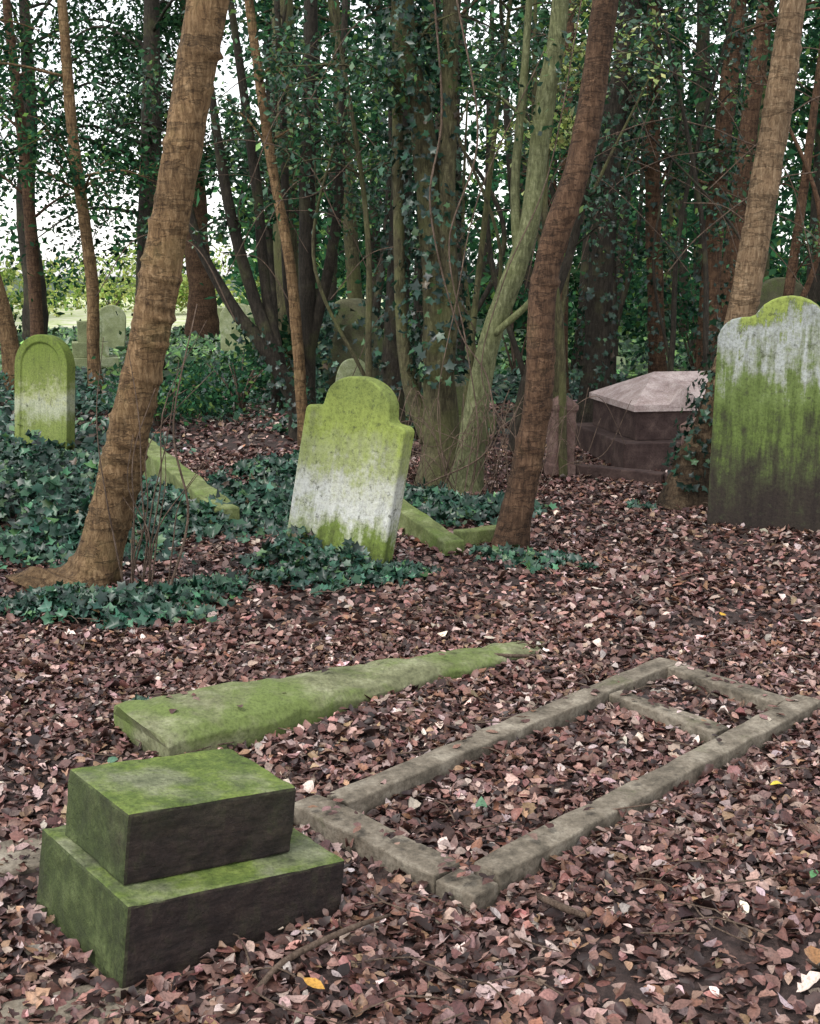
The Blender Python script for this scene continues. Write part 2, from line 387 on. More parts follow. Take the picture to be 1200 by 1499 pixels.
def ledger():
    bm=bmesh.new(); d=Vector((math.cos(R(36)),math.sin(R(36)))); n=Vector((-d.y,d.x)); c0=Vector((-.955,4.14)); LN=2.0
    st=np.linspace(0,LN,44); rings=[]
    for i,sv in enumerate(st):
        t=sv/LN; hw=np.interp(t,[0,.25,.6,1],[.245,.19,.13,.07]); h=np.interp(t,[0,.15,.6,.92,1],[.12,.125,.085,.045,.02])
        prof=[(-hw,-.12),(-hw,h*.5),(-hw*.86,h*.80),(-hw*.4,h*.97),(0,h*1.03),(hw*.45,h*.96),(hw*.88,h*.74),(hw,h*.45),(hw,-.12)]
        vs=[]
        for x,z in prof:
            nn=noise.noise(Vector((sv*5,x*6,3)))*.018+noise.noise(Vector((sv*17,x*19,5)))*.012
            q=c0+d*(sv+(.0 if i else -.05*math.cos(x/hw*1.5)))+n*(x+nn)
            vs.append(bm.verts.new((q.x,q.y,z+nn)))
        rings.append(vs)
    k=len(rings[0])
    for i in range(len(rings)-1):
        for j in range(k): bm.faces.new((rings[i][j],rings[i+1][j],rings[i+1][(j+1)%k],rings[i][(j+1)%k]))
    bm.faces.new(rings[0]); bm.faces.new(rings[-1][::-1])
    bmesh.ops.recalc_face_normals(bm,faces=bm.faces)
    me=bpy.data.meshes.new('ledger_stone'); bm.to_mesh(me); bm.free()
    me.materials.append(plainstone('ledger_lichen',(.06,.062,.03),(.155,.16,.085),(.29,.295,.18),(.115,.155,.04),.75,8))
    o=link(bpy.data.objects.new('ledger_stone',me))
    md=o.modifiers.new('bevel','BEVEL'); md.width=.012; md.segments=3; md.limit_method='ANGLE'; md.angle_limit=R(35)
    footprints.append((c0,c0+d*.8,.40)); footprints.append((c0+d*.8,c0+d*1.75,.25))
ledger()

def worn_box(bm,x0,x1,y0,y1,z0,z1):
    r=bmesh.ops.create_cube(bm,size=1); vs=r['verts']
    for v in vs:
        v.co=Vector((x0+(v.co.x+.5)*(x1-x0),y0+(v.co.y+.5)*(y1-y0),z0+(v.co.z+.5)*(z1-z0)))
    es=list({e for v in vs for e in v.link_edges})
    bmesh.ops.bevel(bm,geom=es,offset=.009,segments=2,affect='EDGES',profile=.6)
def boxes_obj(name,bxs,mat,loc,rot,sub=3,amp=.006,extra=None):
    bm=bmesh.new()
    for bx in bxs: worn_box(bm,*bx)
    if extra: extra(bm)
    bmesh.ops.recalc_face_normals(bm,faces=bm.faces)
    me=bpy.data.meshes.new(name); bm.to_mesh(me); bm.free(); me.materials.append(mat)
    o=link(bpy.data.objects.new(name,me)); o.location=loc; o.rotation_euler=rot
    if sub:
        md=o.modifiers.new('sub','SUBSURF'); md.subdivision_type='SIMPLE'; md.levels=sub; md.render_levels=sub
        tx=bpy.data.textures.new(name+'_wear','CLOUDS'); tx.noise_scale=.07; tx.noise_depth=4
        dm=o.modifiers.new('wear','DISPLACE'); dm.texture=tx; dm.strength=amp*2; dm.mid_level=.5; dm.texture_coords='LOCAL'
    return o
PY=R(38); PO=Vector((-.67,2.585)); pa=Vector((math.cos(PY),math.sin(PY))); pb=Vector((-pa.y,pa.x))
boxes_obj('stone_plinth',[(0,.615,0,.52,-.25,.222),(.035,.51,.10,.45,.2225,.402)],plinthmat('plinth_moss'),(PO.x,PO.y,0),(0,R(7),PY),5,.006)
footprints.append((PO+pb*.25,PO+pb*.25+pa*.6,.5))
bars('paving_slab',[((-1.20,2.35),(-.62,2.58),.16,.012,.02)],m_k)
bars('paving_slab',[((-1.35,3.15),(-1.02,3.3),.2,.02,.03)],m_k)

def lid(x0,x1,y0,y1,z0,z1,zr):
    def f(bm):
        b=[bm.verts.new(p) for p in ((x0,y0,z0),(x1,y0,z0),(x1,y1,z0),(x0,y1,z0))]
        e=[bm.verts.new(p) for p in ((x0,y0,z1),(x1,y0,z1),(x1,y1,z1),(x0,y1,z1))]
        ym=(y0+y1)/2; rd=[bm.verts.new((x0+.4,ym,zr)),bm.verts.new((x1-.4,ym,zr))]
        bm.faces.new(b[::-1])
        for i in range(4): bm.faces.new((b[i],b[(i+1)%4],e[(i+1)%4],e[i]))
        bm.faces.new((e[0],e[1],rd[1],rd[0])); bm.faces.new((e[1],e[2],rd[1])); bm.faces.new((e[2],e[3],rd[0],rd[1])); bm.faces.new((e[3],e[0],rd[0]))
        gx=x0+.45; g=[bm.verts.new(p) for p in ((gx-.16,y0-.004,z1-.02),(gx+.16,y0-.004,z1-.02),(gx,y0-.004,z1+.16),(gx-.16,ym,z1-.02),(gx+.16,ym,z1-.02),(gx,ym,z1+.16))]
        bm.faces.new((g[0],g[1],g[2])); bm.faces.new((g[0],g[2],g[5],g[3])); bm.faces.new((g[1],g[4],g[5],g[2]))
    return f
loc=(1.80,10.25,0); rot=(0,0,R(10))
ct1=boxes_obj('steps',[(0,2.5,0,1.5,-.2,.24),(.16,2.34,.17,1.33,.2405,.49)],m_dk,loc,rot,2,.004)
ct2=boxes_obj('coped_lid',[],m_pk,loc,rot,0,0,lid(.13,2.37,.14,1.36,.4915,.545,.78))
group('chest_tomb',[ct1,ct2],loc)
m_p=plainstone('pier_stone',(.06,.034,.028),(.135,.083,.07),(.23,.16,.135),(.11,.10,.06),.15)
def pier(name,loc,w,h,rz=0):
    def f(bm):
        s0=w/2; sh=[(s0*1.12,-.2),(s0*1.12,.1),(s0,.12),(s0,h-.16),(s0*1.15,h-.14),(s0*1.15,h-.10)]
        prev=None
        for hw,z in sh:
            ring=[bm.verts.new((a*hw,b*hw,z)) for a,b in ((-1,-1),(1,-1),(1,1),(-1,1))]
            if prev:
                for i in range(4): bm.faces.new((prev[i],prev[(i+1)%4],ring[(i+1)%4],ring[i]))
            prev=ring
        t=bm.verts.new((0,0,h))
        for i in range(4): bm.faces.new((prev[i],prev[(i+1)%4],t))
    o=boxes_obj(name,[],m_p,loc,(0,R(random.uniform(-2,2)),rz),0,0,f)
    md=o.modifiers.new('bevel','BEVEL'); md.width=.008; md.segments=2
pier('stone_pier',(1.23,10.0,0),.175,.70,R(20)); pier('stone_pier',(2.19,9.35,0),.18,.60,R(15)); pier('stone_pier',(3.75,10.1,0),.18,.62,R(10))
m_far=plainstone('far_stone',(.14,.16,.08),(.26,.29,.15),(.42,.44,.32),mossamt=.4,scale=3)
m_fd=plainstone('far_dark_stone',(.04,.04,.022),(.09,.088,.05),(.15,.145,.085),(.09,.12,.035),.6,scale=3)
slab_from_outline('headstone',gothic(.80,1.36,.2,1.3,.75),.45,m_fd,(-.72,14.6,0),(0,R(2),R(-15)),.05)
slab_from_outline('headstone',gothic(.42,.72,.2),.12,m_far,(-.60,13.7,0),(0,R(-3),R(-15)),.02)
slab_from_outline('headstone',rounded(.75,1.05,.26),.14,m_far,(-3.45,25,0),(0,0,R(-15)),.02)
slab_from_outline('headstone',shouldered(.7,1.0,.13,.2),.14,m_fd,(-1.9,27,0),(0,R(-4),R(-10)),.02)
slab_from_outline('headstone',rounded(.6,1.0,.3),.14,m_far,(-6.3,26,0),(0,R(5),R(10)),.02)
slab_from_outline('headstone',rounded(.7,1.6,.35),.14,m_fd,(4.4,15.0,0),(0,R(2),R(5)),.02)
slab_from_outline('headstone',rounded(.7,.9,.35),.14,m_far,(.55,19,0),(0,R(-5),R(5)),.02)
boxes_obj('chest_tomb',[(0,1.1,0,1.8,-.2,.25),(.1,1.0,.1,1.7,.2505,.62),(.05,1.05,.05,1.75,.6215,.78)],m_far,(-2.2,17.6,0),(0,0,R(-8)),2,.01)
boxes_obj('chest_tomb',[(0,1.0,0,1.6,-.2,.2),(.1,.9,.1,1.5,.2005,.50)],m_fd,(-.1,12.6,0),(0,0,R(5)),2,.01)
boxes_obj('stone_plinth',[(0,.9,0,.9,-.2,.25),(.15,.75,.15,.75,.2505,.5),(.25,.65,.25,.65,.5015,.85)],m_far,(-5.75,20.5,0),(0,0,R(15)),2,.01)
boxes_obj('chest_tomb',[(0,2.0,0,.9,-.2,.3),(.1,1.9,.1,.8,.3005,.7)],m_far,(-6.0,34,0),(0,0,R(5)),2,.01)

# ------------------------------------------------------------------ leaf litter
def inside_fp(x,y):
    m=np.zeros(len(x),bool)
    for p0,p1,w in footprints:
        d=p1-p0; L=d.length; d=d/L; dx=x-p0.x; dy=y-p0.y
        a=dx*d.x+dy*d.y; c=np.abs(-dx*d.y+dy*d.x)
        m|=(a>-.012)&(a<L+.012)&(c<w/2+.010)
    return m
def litter(n,y0,y1,size,T,spread=.36):
    y=np.sqrt(rng.random(n)*(y1**2-y0**2)+y0**2); x=(rng.random(n)*2-1)*(spread*y+.5)
    thin=np.array([noise.noise(Vector((a*1.3,b*1.3,2))) for a,b in zip(x,y)])
    keep=(~inside_fp(x,y))&(rng.random(n)<np.clip(1.0+thin*1.2,.5,1))
    x,y=x[keep],y[keep]
    z=gz(x,y)+.004+.026*rng.random(len(x))**1.5
    P=np.stack([x,y,z],1); Nn=np.stack([rng.normal(0,.40,len(x)),rng.normal(0,.40,len(x)),np.ones(len(x))],1)
    V,p,k=leafset(P,Nn,lsz(size,len(x),.36),T,.6,.6,.2)
    return V,p,k,pal(len(x),*LIT,jit=.34)
sets=[litter(44000,1.9,5.6,.036,T_HI),litter(9000,1.9,5.6,.048,T_OAK),litter(70000,5.5,11.5,.044,T_LO),litter(18000,11.3,18,.065,T_LO)]
n=130; fp=[footprints[i] for i in rng.integers(0,8,n)]
P=[]
for p0,p1,w in fp:
    t=random.random(); q=p0+(p1-p0)*t; hh=.072 if w<.2 else .13*(1-.3*t)
    P.append((q.x+random.uniform(-.4,.4)*w,q.y+random.uniform(-.4,.4)*w,hh))
P=np.array(P); V,p,k=leafset(P,np.tile([0,0,1.],(n,1))+rng.normal(0,.1,(n,3)),lsz(.034,n,.25),T_HI,.3,.3,.1)
sets.append((V,p,k,pal(n,*LIT,jit=.3)))
V,p,c=merge(sets); build_np('fallen_leaves',V,p,c,M['litter'])
sp=[(-.22,2.56,.065,(.42,.22,.04)),(.97,2.70,.07,(.24,.12,.05)),(1.18,3.72,.045,(.50,.40,.05)),(1.5,5.7,.045,(.50,.30,.04)),
    (.09,3.18,.06,(.10,.22,.09)),(.42,3.32,.065,(.20,.27,.17)),(.22,3.55,.055,(.08,.16,.09)),(-1.0,3.9,.055,(.07,.15,.09)),(1.1,3.1,.045,(.07,.18,.07))]
P=np.array([(a,b,gz(a,b)+.045) for a,b,_,_ in sp]); V,p,k=leafset(P,np.tile([0,-.15,1.],(len(sp),1)),np.array([q[2] for q in sp]),T_HI,.3,.3,.1)
build_np('coloured_leaves',V,p,np.repeat(np.array([q[3] for q in sp]),k,0),M['litter'])
mb=MB()
mb.tube([(-.36,2.55,.03),(-.30,2.66,.045),(-.22,2.74,.05),(-.13,2.80,.06),(-.05,2.87,.05)],[.007,.0085,.008,.007,.004],20,7,rough=.15)
mb.tube([(.34,3.0,.03),(.40,2.93,.035),(.45,2.90,.03)],[.009,.01,.008],8,6,rough=.2)
mb.tube([(.28,5.05,.05),(.45,5.02,.05),(.6,5.06,.04)],[.008,.008,.005],8,6,rough=.15)
for i in range(240):
    y=random.uniform(2.2,9); x=random.uniform(-.36,.36)*y; a=random.uniform(0,6.28); L=random.uniform(.06,.3)
    z=float(gz(x,y))+.035
    mb.tube([(x,y,z),(x+L*.5*math.cos(a),y+L*.5*math.sin(a),z+random.uniform(0,.02)),(x+L*math.cos(a+.3),y+L*math.sin(a+.3),z)],[.003,.0028,.0015],4,4)
mb.obj('fallen_twigs',M['twig'])

# ------------------------------------------------------------------ ivy ground cover
def ivy_patch(name,blobs,dens,size,T,pl=IVY):
    sets=[]
    for (cx,cy,rx,ry,h) in blobs:
        n=int(dens*math.pi*rx*ry)
        a=rng.random(n)*6.283; r=np.sqrt(rng.random(n))*(1+.18*np.sin(a*3+cx)+.12*np.sin(a*7+cy)+.14*rng.normal(size=n))
        x=cx+rx*r*np.cos(a); y=cy+ry*r*np.sin(a)
        hm=h*np.clip(1.2-r**2,0.1,1)*(.6+.45*np.sin(x*5.1+cy)*np.cos(y*4.3+cx)+.4*np.sin(x*11+y*9)*np.sin(y*13-x*4))
        hm=np.clip(hm,.02,1); u=rng.random(n)**.4
        z=gz(x,y)+.02+hm*u
        P=np.stack([x,y,z],1); Nn=np.stack([rng.normal(0,.6,n)+.4*(x-cx)/rx,rng.normal(0,.55,n)-.45,.7+.4*rng.random(n)],1)
        V,p,k=leafset(P,Nn,lsz(size,n,.32),T,.3,.4,.15)
        sets.append((V,p,k,pal(n,*pl,jit=.42)))
    V,p,c=merge(sets); return build_np(name,V,p,c,M['ivy'])
ivy_patch('ivy',[(-2.75,7.9,1.25,1.15,.45),(-1.45,8.4,.85,.85,.20),(-1.9,7.3,.5,.4,.16),(-4.1,10.0,1.7,1.1,.26),(-2.9,9.9,1.0,1.0,.22)],1500,.060,T_IVY)
ivy_patch('ivy',[(-1.42,5.88,.50,.28,.13),(-1.75,5.95,.3,.2,.1),(-1.05,6.25,.2,.2,.06)],2000,.046,T_IVY)
ivy_patch('ivy',[(-.42,6.50,.42,.22,.12),(-.68,6.80,.25,.2,.2),(-.08,6.62,.2,.15,.08)],2400,.046,T_IVY)
ivy_patch('ivy',[(.25,8.5,.6,.5,.14),(-.3,8.9,.5,.5,.14),(-1.05,10.3,.42,.7,.15)],1500,.056,T_IVY)
ivy_patch('ivy',[(.74,6.95,.24,.2,.07),(.5,7.15,.15,.12,.06),(1.0,6.75,.06,.06,.04),(-1.95,4.9,.12,.12,.04),(-1.05,4.55,.06,.06,.04),(1.65,8.6,.12,.12,.05)],1100,.045,T_IVY)
# ivy climbing the tall rounded monument
n=520; zz=rng.random(n)*1.3; hw=.44*np.sqrt(np.clip(1-(zz/1.42)**3,0,1)); s=rng.random(n)
xx=np.where(s<.55,-hw*(.5+.6*rng.random(n)),hw*(rng.random(n)*2-1)); kp=rng.random(n)<np.where(s<.55,1,.8-.45*zz)
P=np.stack([-.72+xx,14.28-rng.random(n)*.08+.0*xx,zz],1)[kp]; Nn=np.tile([0,-1,.3],(len(P),1))+rng.normal(0,.4,(len(P),3))
V,p,k=leafset(P,Nn,lsz(.075,len(P),.25),T_IVY); build_np('ivy',V,p,np.repeat(pal(len(P),*IVY,jit=.4),k,0),M['ivy'])
bl=[]
for i in range(150):
    y=random.uniform(11.8,32); x=random.uniform(-.42,.42)*y
    if y<17 and abs(x-(-1.75-.13*(y-11)))<.95: continue
    if x>.6 and y<14: continue
    bl.append((x,y,random.uniform(.7,1.4)*y/16,random.uniform(.6,1.2)*y/16,random.uniform(.12,.32)))
ivy_patch('ivy',[b for b in bl if b[1]<19],230,.10,T_DI)
ivy_patch('ivy',[b for b in bl if b[1]>=19],80,.17,T_DI,pl=([(.03,.075,.035),(.06,.14,.05),(.14,.25,.07)],[3,3,2.5]))

# ------------------------------------------------------------------ trees
def interp_path(C,z):
    i=int(np.argmin(np.abs(C[:,2]-z))); return C[i]
def make_tree(name,path,rad,mat,nb=8,zr=(3.4,7),bl=1.3,ln=260,ls=.06,pl=HOL,flare=.25,rings=0,extra=(),T=T_DI,ivyc=None,sides=16,seg=60,sig=.2,droop=.15,rough=.06):
    mb=MB(); C=mb.tube(path,rad,seg,sides,flare,rough,rings,random.random()*9)
    cents=[]
    for ex in extra:
        mb.tube(ex[0],ex[1],max(14,len(ex[0])*6),9,0,.08,0,random.random()*9)
    for i in range(nb):
        z=random.uniform(*zr); o=interp_path(C,z); a=random.uniform(0,6.28); e=random.uniform(.0,.8); L=bl*random.uniform(.6,1.25)
        d=np.array([math.cos(a)*math.cos(e),math.sin(a)*math.cos(e),math.sin(e)])
        p1=o+d*L*.5+np.array([0,0,.05]); p2=o+d*L+np.array([random.uniform(-.1,.1),random.uniform(-.1,.1),-droop*L])
        mb.tube([o,p1,p2],[.016*bl,.010*bl,.004],7,5)
        for kk in range(5):
            t=random.uniform(.3,1); b=o*(1-t)+p2*t+np.array([0,0,.1*t])
            q=b+np.array([random.gauss(0,.28),random.gauss(0,.28),random.gauss(-.05,.2)])*L
            mb.tube([b,(b+q)/2+np.array([0,0,.04]),q],[.006,.004,.002],4,3)
            cents.append((b,q,L))
    parts=[mb.obj('trunk_and_limbs',mat)]; sets=[]
    n=max(1,ln//5)
    for b,q,L in cents:
        t=rng.random((n,1))*1.15; P=b*(1-t)+q*t+rng.normal(0,sig*L*.5,(n,3))
        Nn=rng.normal(0,.6,(n,3))+np.array([0,-.1,.55])
        V,p,k=leafset(P,Nn,lsz(ls,n,.28),T,.2,.3,.2); sets.append((V,p,k,pal(n,*pl,jit=.32)))
    if ivyc:
        z0,z1,n,rr=ivyc
        z=rng.random(n)*(z1-z0)+z0; a=rng.random(n)*6.28
        idx=np.array([int(np.argmin(np.abs(C[:,2]-q))) for q in z]); B=C[idx].copy(); B[:,2]=z
        r=rr*(.5+.9*rng.random(n))*(.5+.5*np.abs(np.sin(z*3.1+a)))+.07
        P=B+np.stack([r*np.cos(a),r*np.sin(a),np.zeros(n)],1)
        Nn=np.stack([np.cos(a),np.sin(a),.4*np.ones(n)],1)+rng.normal(0,.4,(n,3))
        V,p,k=leafset(P,Nn,lsz(.052,n,.25),T_IVY,.2,.3,.1); sets.append((V,p,k,pal(n,*IVY,jit=.35)))
    if sets:
        V,p,c=merge(sets); parts.append(build_np('crown',V,p,c,M['leaf'] if path[0][1]<14.4 else M['leaf_far']))
    group(name,parts,(path[0][0],path[0][1],0))
make_tree('holly_tree',[(-1.78,6.30,-.1),(-1.66,6.38,.15),(-1.40,6.38,1.095),(-1.216,6.38,1.89),(-.985,6.38,2.97),(-.7,6.4,4.3),(-.35,6.5,6.8)],
    [.17,.115,.100,.097,.098,.09,.05],M['bark_tan'],6,(4.6,6.7),1.1,90,.07,flare=.7,rings=60,seg=320,sides=28,rough=.055)
make_tree('holly_tree',[(.60,7.40,-.1),(.63,7.39,.1),(.762,7.39,.84),(.80,7.39,1.65),(.99,7.39,2.31),(1.11,7.39,3.17),(1.25,7.4,4.6),(1.3,7.4,6.5)],
    [.13,.10,.085,.08,.078,.072,.06,.04],M['bark_red'],5,(4.4,6.4),1.0,90,.07,flare=.3,rings=26,seg=240,sides=20)
make_tree('ivy_clad_tree',[(.27,9.6,-.1),(.25,9.6,.3),(.22,9.6,1.0),(.20,9.6,1.65),(.10,9.6,2.66),(-.06,9.6,3.65),(-.1,9.6,6.5)],
    [.24,.15,.12,.11,.095,.08,.05],M['bark_olive'],9,(2.3,5.4),1.0,280,.052,flare=.6,seg=90,
    extra=[([(.24,9.55,.5),(.30,9.5,1.4),(.28,9.5,2.2),(.30,9.5,3.6),(.33,9.5,5.5)],[.08,.07,.065,.06,.04]),
           ([(.15,9.6,.35),(-.02,9.7,.9),(-.08,9.7,1.7),(-.1,9.8,3.6),(-.1,9.8,5.6)],[.08,.055,.045,.04,.03])],ivyc=(.8,4.2,1600,.20))
make_tree('holly_tree',[(.42,9.25,-.1),(.47,9.25,.4),(.59,9.25,1.15),(.86,9.25,1.94),(.97,9.25,2.86),(1.07,9.25,3.6),(1.2,9.25,6.4)],
    [.14,.10,.08,.075,.07,.06,.04],M['bark_green'],6,(2.5,5.6),.9,220,.052,flare=.4,seg=90,
    extra=[([(.80,9.25,1.75),(.77,9.3,2.3),(.82,9.3,3.0),(.9,9.3,4.4)],[.04,.035,.03,.02]),
           ([(.62,9.2,1.2),(.95,9.1,1.55),(1.15,9.0,2.2)],[.03,.022,.012])])
make_tree('holly_sapling',[(1.25,9.9,-.1),(1.2,9.9,1.2),(1.05,9.9,2.2),(1.15,9.9,3.4),(1.2,9.9,4.2)],[.035,.03,.025,.02,.01],M['bark_olive'],7,(2.4,3.6),.55,130,.05,LIM,seg=30,sides=8)
make_tree('holly_tree',[(2.02,8.85,-.1),(2.05,8.85,.2),(2.2,8.85,.69),(2.36,8.85,1.41),(2.51,8.85,2.57),(2.60,8.85,3.5),(2.8,8.9,6.5)],
    [.22,.15,.11,.10,.095,.09,.05],M['bark_tan_dark_foot'],5,(4.3,6.4),1.1,90,.07,flare=.5,rings=40,seg=240,sides=20,ivyc=(.1,1.3,520,.13))
make_tree('holly_tree',[(-1.10,12.2,-.1),(-1.14,12.2,.4),(-1.45,12.2,.95),(-1.75,12.2,1.35),(-2.1,12.2,2.1),(-2.2,12.2,3.2)],
    [.12,.09,.07,.06,.045,.02],M['bark_dark'],5,(1.9,3.2),.9,240,.055,flare=.3,
    extra=[([(-1.3,12.2,.75),(-1.55,12.2,1.5),(-1.75,12.1,2.4),(-1.95,12.1,4.0)],[.07,.06,.05,.03]),
           ([(-1.25,12.2,.6),(-1.42,12.3,1.5),(-1.5,12.3,2.6),(-1.75,12.3,4.6)],[.06,.055,.05,.03])],ivyc=(.1,1.2,250,.12))
make_tree('holly_tree',[(-.98,11.6,-.1),(-1.02,11.6,.4),(-1.1,11.6,1.65),(-1.27,11.6,2.7),(-1.45,11.6,4.2),(-1.6,11.6,6)],
    [.075,.055,.05,.045,.04,.03],M['bark_tan'],8,(2.2,5.4),.9,280,.055,rings=14,seg=110,flare=.2)
make_tree('holly_tree',[(-1.12,13.1,-.1),(-1.1,13.1,.4),(-1.08,13.1,1.65),(-1.05,13.1,2.7),(-1.0,13.1,4.2),(-1.0,13.1,6.4)],
    [.15,.10,.09,.085,.07,.05],M['bark_dark'],10,(2.0,5.6),1.1,300,.06,flare=.4,
    extra=[([(-1.08,13.1,.8),(-.85,13.1,1.7),(-.72,13.1,2.6),(-.65,13.1,4.4)],[.07,.06,.05,.03]),([(-1.1,13.1,.6),(-1.25,12.7,1.5),(-1.25,12.7,2.8),(-1.3,12.7,4.4)],[.05,.04,.04,.03])])
make_tree('ivy_clad_tree',[(-.17,11.2,-.1),(-.16,11.2,.5),(-.1,11.2,1.65),(-.07,11.2,2.8),(-.05,11.2,4.4),(0,11.2,6.4)],
    [.16,.115,.10,.09,.08,.05],M['bark_dark'],9,(2.0,5.6),1.1,280,.06,flare=.4,ivyc=(.5,4.5,1000,.2))
make_tree('ivy_clad_tree',[(1.95,13,-.1),(1.96,13,.6),(1.98,13,1.65),(2.05,13,3.0),(2.2,13,4.2),(2.3,13,6.6)],
    [.2,.15,.13,.12,.11,.06],M['bark_dark'],8,(2.5,6.2),1.2,220,.065,flare=.3,ivyc=(.4,4.6,900,.22))
make_tree('ivy_clad_tree',[(2.75,13.6,-.1),(2.72,13.6,.7),(2.6,13.6,2.6),(2.55,13.6,4.5),(2.5,13.6,6.5)],
    [.13,.10,.08,.07,.04],M['bark_red'],7,(2.3,6.0),1.2,220,.065,rings=10,seg=90,ivyc=(.3,4.6,900,.16))
make_tree('ivy_clad_tree',[(3.2,13.4,-.1),(3.2,13.4,.7),(3.25,13.4,2.5),(3.38,13.4,4.6),(3.45,13.4,6.5)],
    [.14,.11,.095,.085,.04],M['bark_red'],7,(2.6,6.0),1.2,220,.065,ivyc=(.3,4.6,700,.14))
for (x0,y0,x1,h,r,mt) in [(-.50,14.8,-.2,5,.05,'bark_dark'),(-.35,10.8,-.75,4.5,.03,'bark_olive'),(.05,12.4,.35,5,.05,'bark_dark'),(.75,12.0,.2,4.8,.04,'bark_olive'),
      (.95,11.4,1.7,4.5,.05,'bark_dark'),(1.55,12.6,1.2,5.2,.045,'bark_olive'),(.45,10.6,.9,4.6,.03,'bark_olive'),(2.35,14.5,2.9,5.5,.06,'bark_dark'),(3.0,12.4,2.3,4.5,.03,'bark_dark'),
      (-1.6,14.8,-1.3,5.5,.05,'bark_dark'),(1.7,15.2,1.0,5.5,.07,'bark_dark'),(3.9,13.2,4.3,5.5,.06,'bark_red'),(.6,14.6,.55,5.5,.06,'bark_dark'),(2.7,12.9,3.3,4.6,.03,'bark_dark')]:
    xm=(x0+x1)/2+random.uniform(-.25,.25)
    make_tree('holly_sapling',[(x0,y0,-.1),(x0*.7+xm*.3,y0,h*.2),(xm,y0+.1,h*.5),(x1,y0,h)],[r*1.4,r,r*.8,.01],M[mt],5,(1.4,h),.7,100,.058,HOL,seg=34,sides=9,flare=.2,
        extra=[([(x0*.8+xm*.2,y0,h*.15),(x0+random.uniform(-.5,.5),y0,h*.4),(x0+random.uniform(-.9,.9),y0,h*.7)],[r*.6,r*.5,.008])])
make_tree('holly_tree',[(-4.2,16.5,-.1),(-4.22,16.5,.6),(-4.2,16.5,1.65),(-4.35,16.5,3.4),(-4.4,16.5,5),(-4.5,16.5,7)],
    [.12,.085,.08,.07,.06,.04],M['bark_tan'],10,(2.6,6.5),1.4,240,.075,flare=.2,rings=10,seg=100)
make_tree('holly_tree',[(-5.9,19.5,-.1),(-5.85,19.5,1.0),(-5.9,19.5,3.4),(-6.0,19.5,5),(-6.1,19.5,7)],
    [.14,.10,.085,.07,.04],M['bark_red'],10,(2.4,6.8),1.6,240,.085,flare=.2)
make_tree('holly_tree',[(-5.5,17.2,-.1),(-5.6,17.2,1.0),(-5.9,17.2,2.4),(-6.2,17.2,5),(-6.2,17.2,7)],
    [.15,.12,.10,.07,.04],M['bark_tan'],10,(2.4,6.8),1.5,240,.08,flare=.2)
make_tree('yew_tree',[(-5.05,30,-.1),(-5.0,30,1.2),(-5.1,30,2.4),(-5.1,30,4.5),(-5.2,30,8)],
    [.45,.32,.30,.25,.1],M['bark_red'],14,(2.9,8),2.8,360,.14,YEW,flare=.3)
make_tree('yew_tree',[(-4.6,21.5,-.1),(-4.5,21.5,1.2),(-4.4,21.5,3),(-4.3,21.5,5),(-4.2,21.5,8)],
    [.3,.24,.2,.15,.08],M['bark_dark'],17,(2.5,7.5),2.4,360,.095,YEW,flare=.3,droop=.3)
make_tree('yew_tree',[(-8.2,27,-.1),(-8.1,27,1.2),(-8.2,27,3),(-8.0,27,5),(-8.0,27,8.5)],
    [.3,.24,.2,.15,.08],M['bark_dark'],16,(3.0,8.2),2.6,340,.12,YEW,flare=.3,droop=.3)
bgt=[]; k=0
while len(bgt)<28 and k<3000:
    k+=1
    y=random.uniform(14.5,34); az=random.uniform(-.44,.46); x=az*y
    if -.36<az<-.12: continue
    if any(math.hypot(x-a,y-b)<1.9 for a,b in bgt): continue
    bgt.append((x,y))
for (x,y) in bgt:
    h=random.uniform(8,11)*(.7+y/60); lx=random.uniform(-.6,.6); r0=random.uniform(.09,.19)
    yew=random.random()<.3
    make_tree('yew_tree' if yew else 'holly_tree',[(x,y,-.1),(x+lx*.1,y,.8),(x+lx*.5,y,h*.4),(x+lx,y,h*.7),(x+lx*1.1,y,h)],
        [r0*1.5,r0,r0*.85,r0*.6,.03],M[random.choice(['bark_dark','bark_dark','bark_olive','bark_red'])],10,(1.5 if yew else 2.0,h),1.3+y*.03,190,.058+.0038*y,YEW if yew else HOL,seg=24,sides=9,sig=.22,droop=.25)
def shrub(name,x,y,r,h,n,s,pl,T=T_DI):
    mb=MB()
    for i in range(9):
        a=random.uniform(0,6.28); q=random.uniform(.3,.9)*r
        mb.tube([(x,y,0),(x+q*.4*math.cos(a),y+q*.4*math.sin(a),h*.5),(x+q*math.cos(a),y+q*math.sin(a),h*random.uniform(.7,1.05))],[.02,.012,.004],6,4)
    w=mb.obj('stems',M['twig']); cl=[(x+random.gauss(0,r*.5),y+random.gauss(0,r*.5),random.uniform(.15,1)*h) for _ in range(14)]
    C=np.array(cl)[rng.integers(0,14,n)]; P=C+rng.normal(0,.22,(n,3))*np.array([r,r,h*.6]); P[:,2]=np.abs(P[:,2])+.03
    V,p,k=leafset(P,rng.normal(0,.6,(n,3))+np.array([0,-.2,.5]),lsz(s,n,.25),T,.2,.3,.2)
    c=build_np('leaves',V,p,np.repeat(pal(n,*pl,jit=.3),k,0),M['leaf_far']); group(name,[w,c],(x,y,0))
for i in range(22):
    y=random.uniform(15,32); az=random.choice([random.uniform(-.1,.45),random.uniform(-.1,.45),random.uniform(-.45,-.35)])
    shrub('holly_shrub',az*y,y,random.uniform(.6,1.2),random.uniform(.9,2.0),1100,.055+.004*y,HOL if random.random()<.6 else YEW)
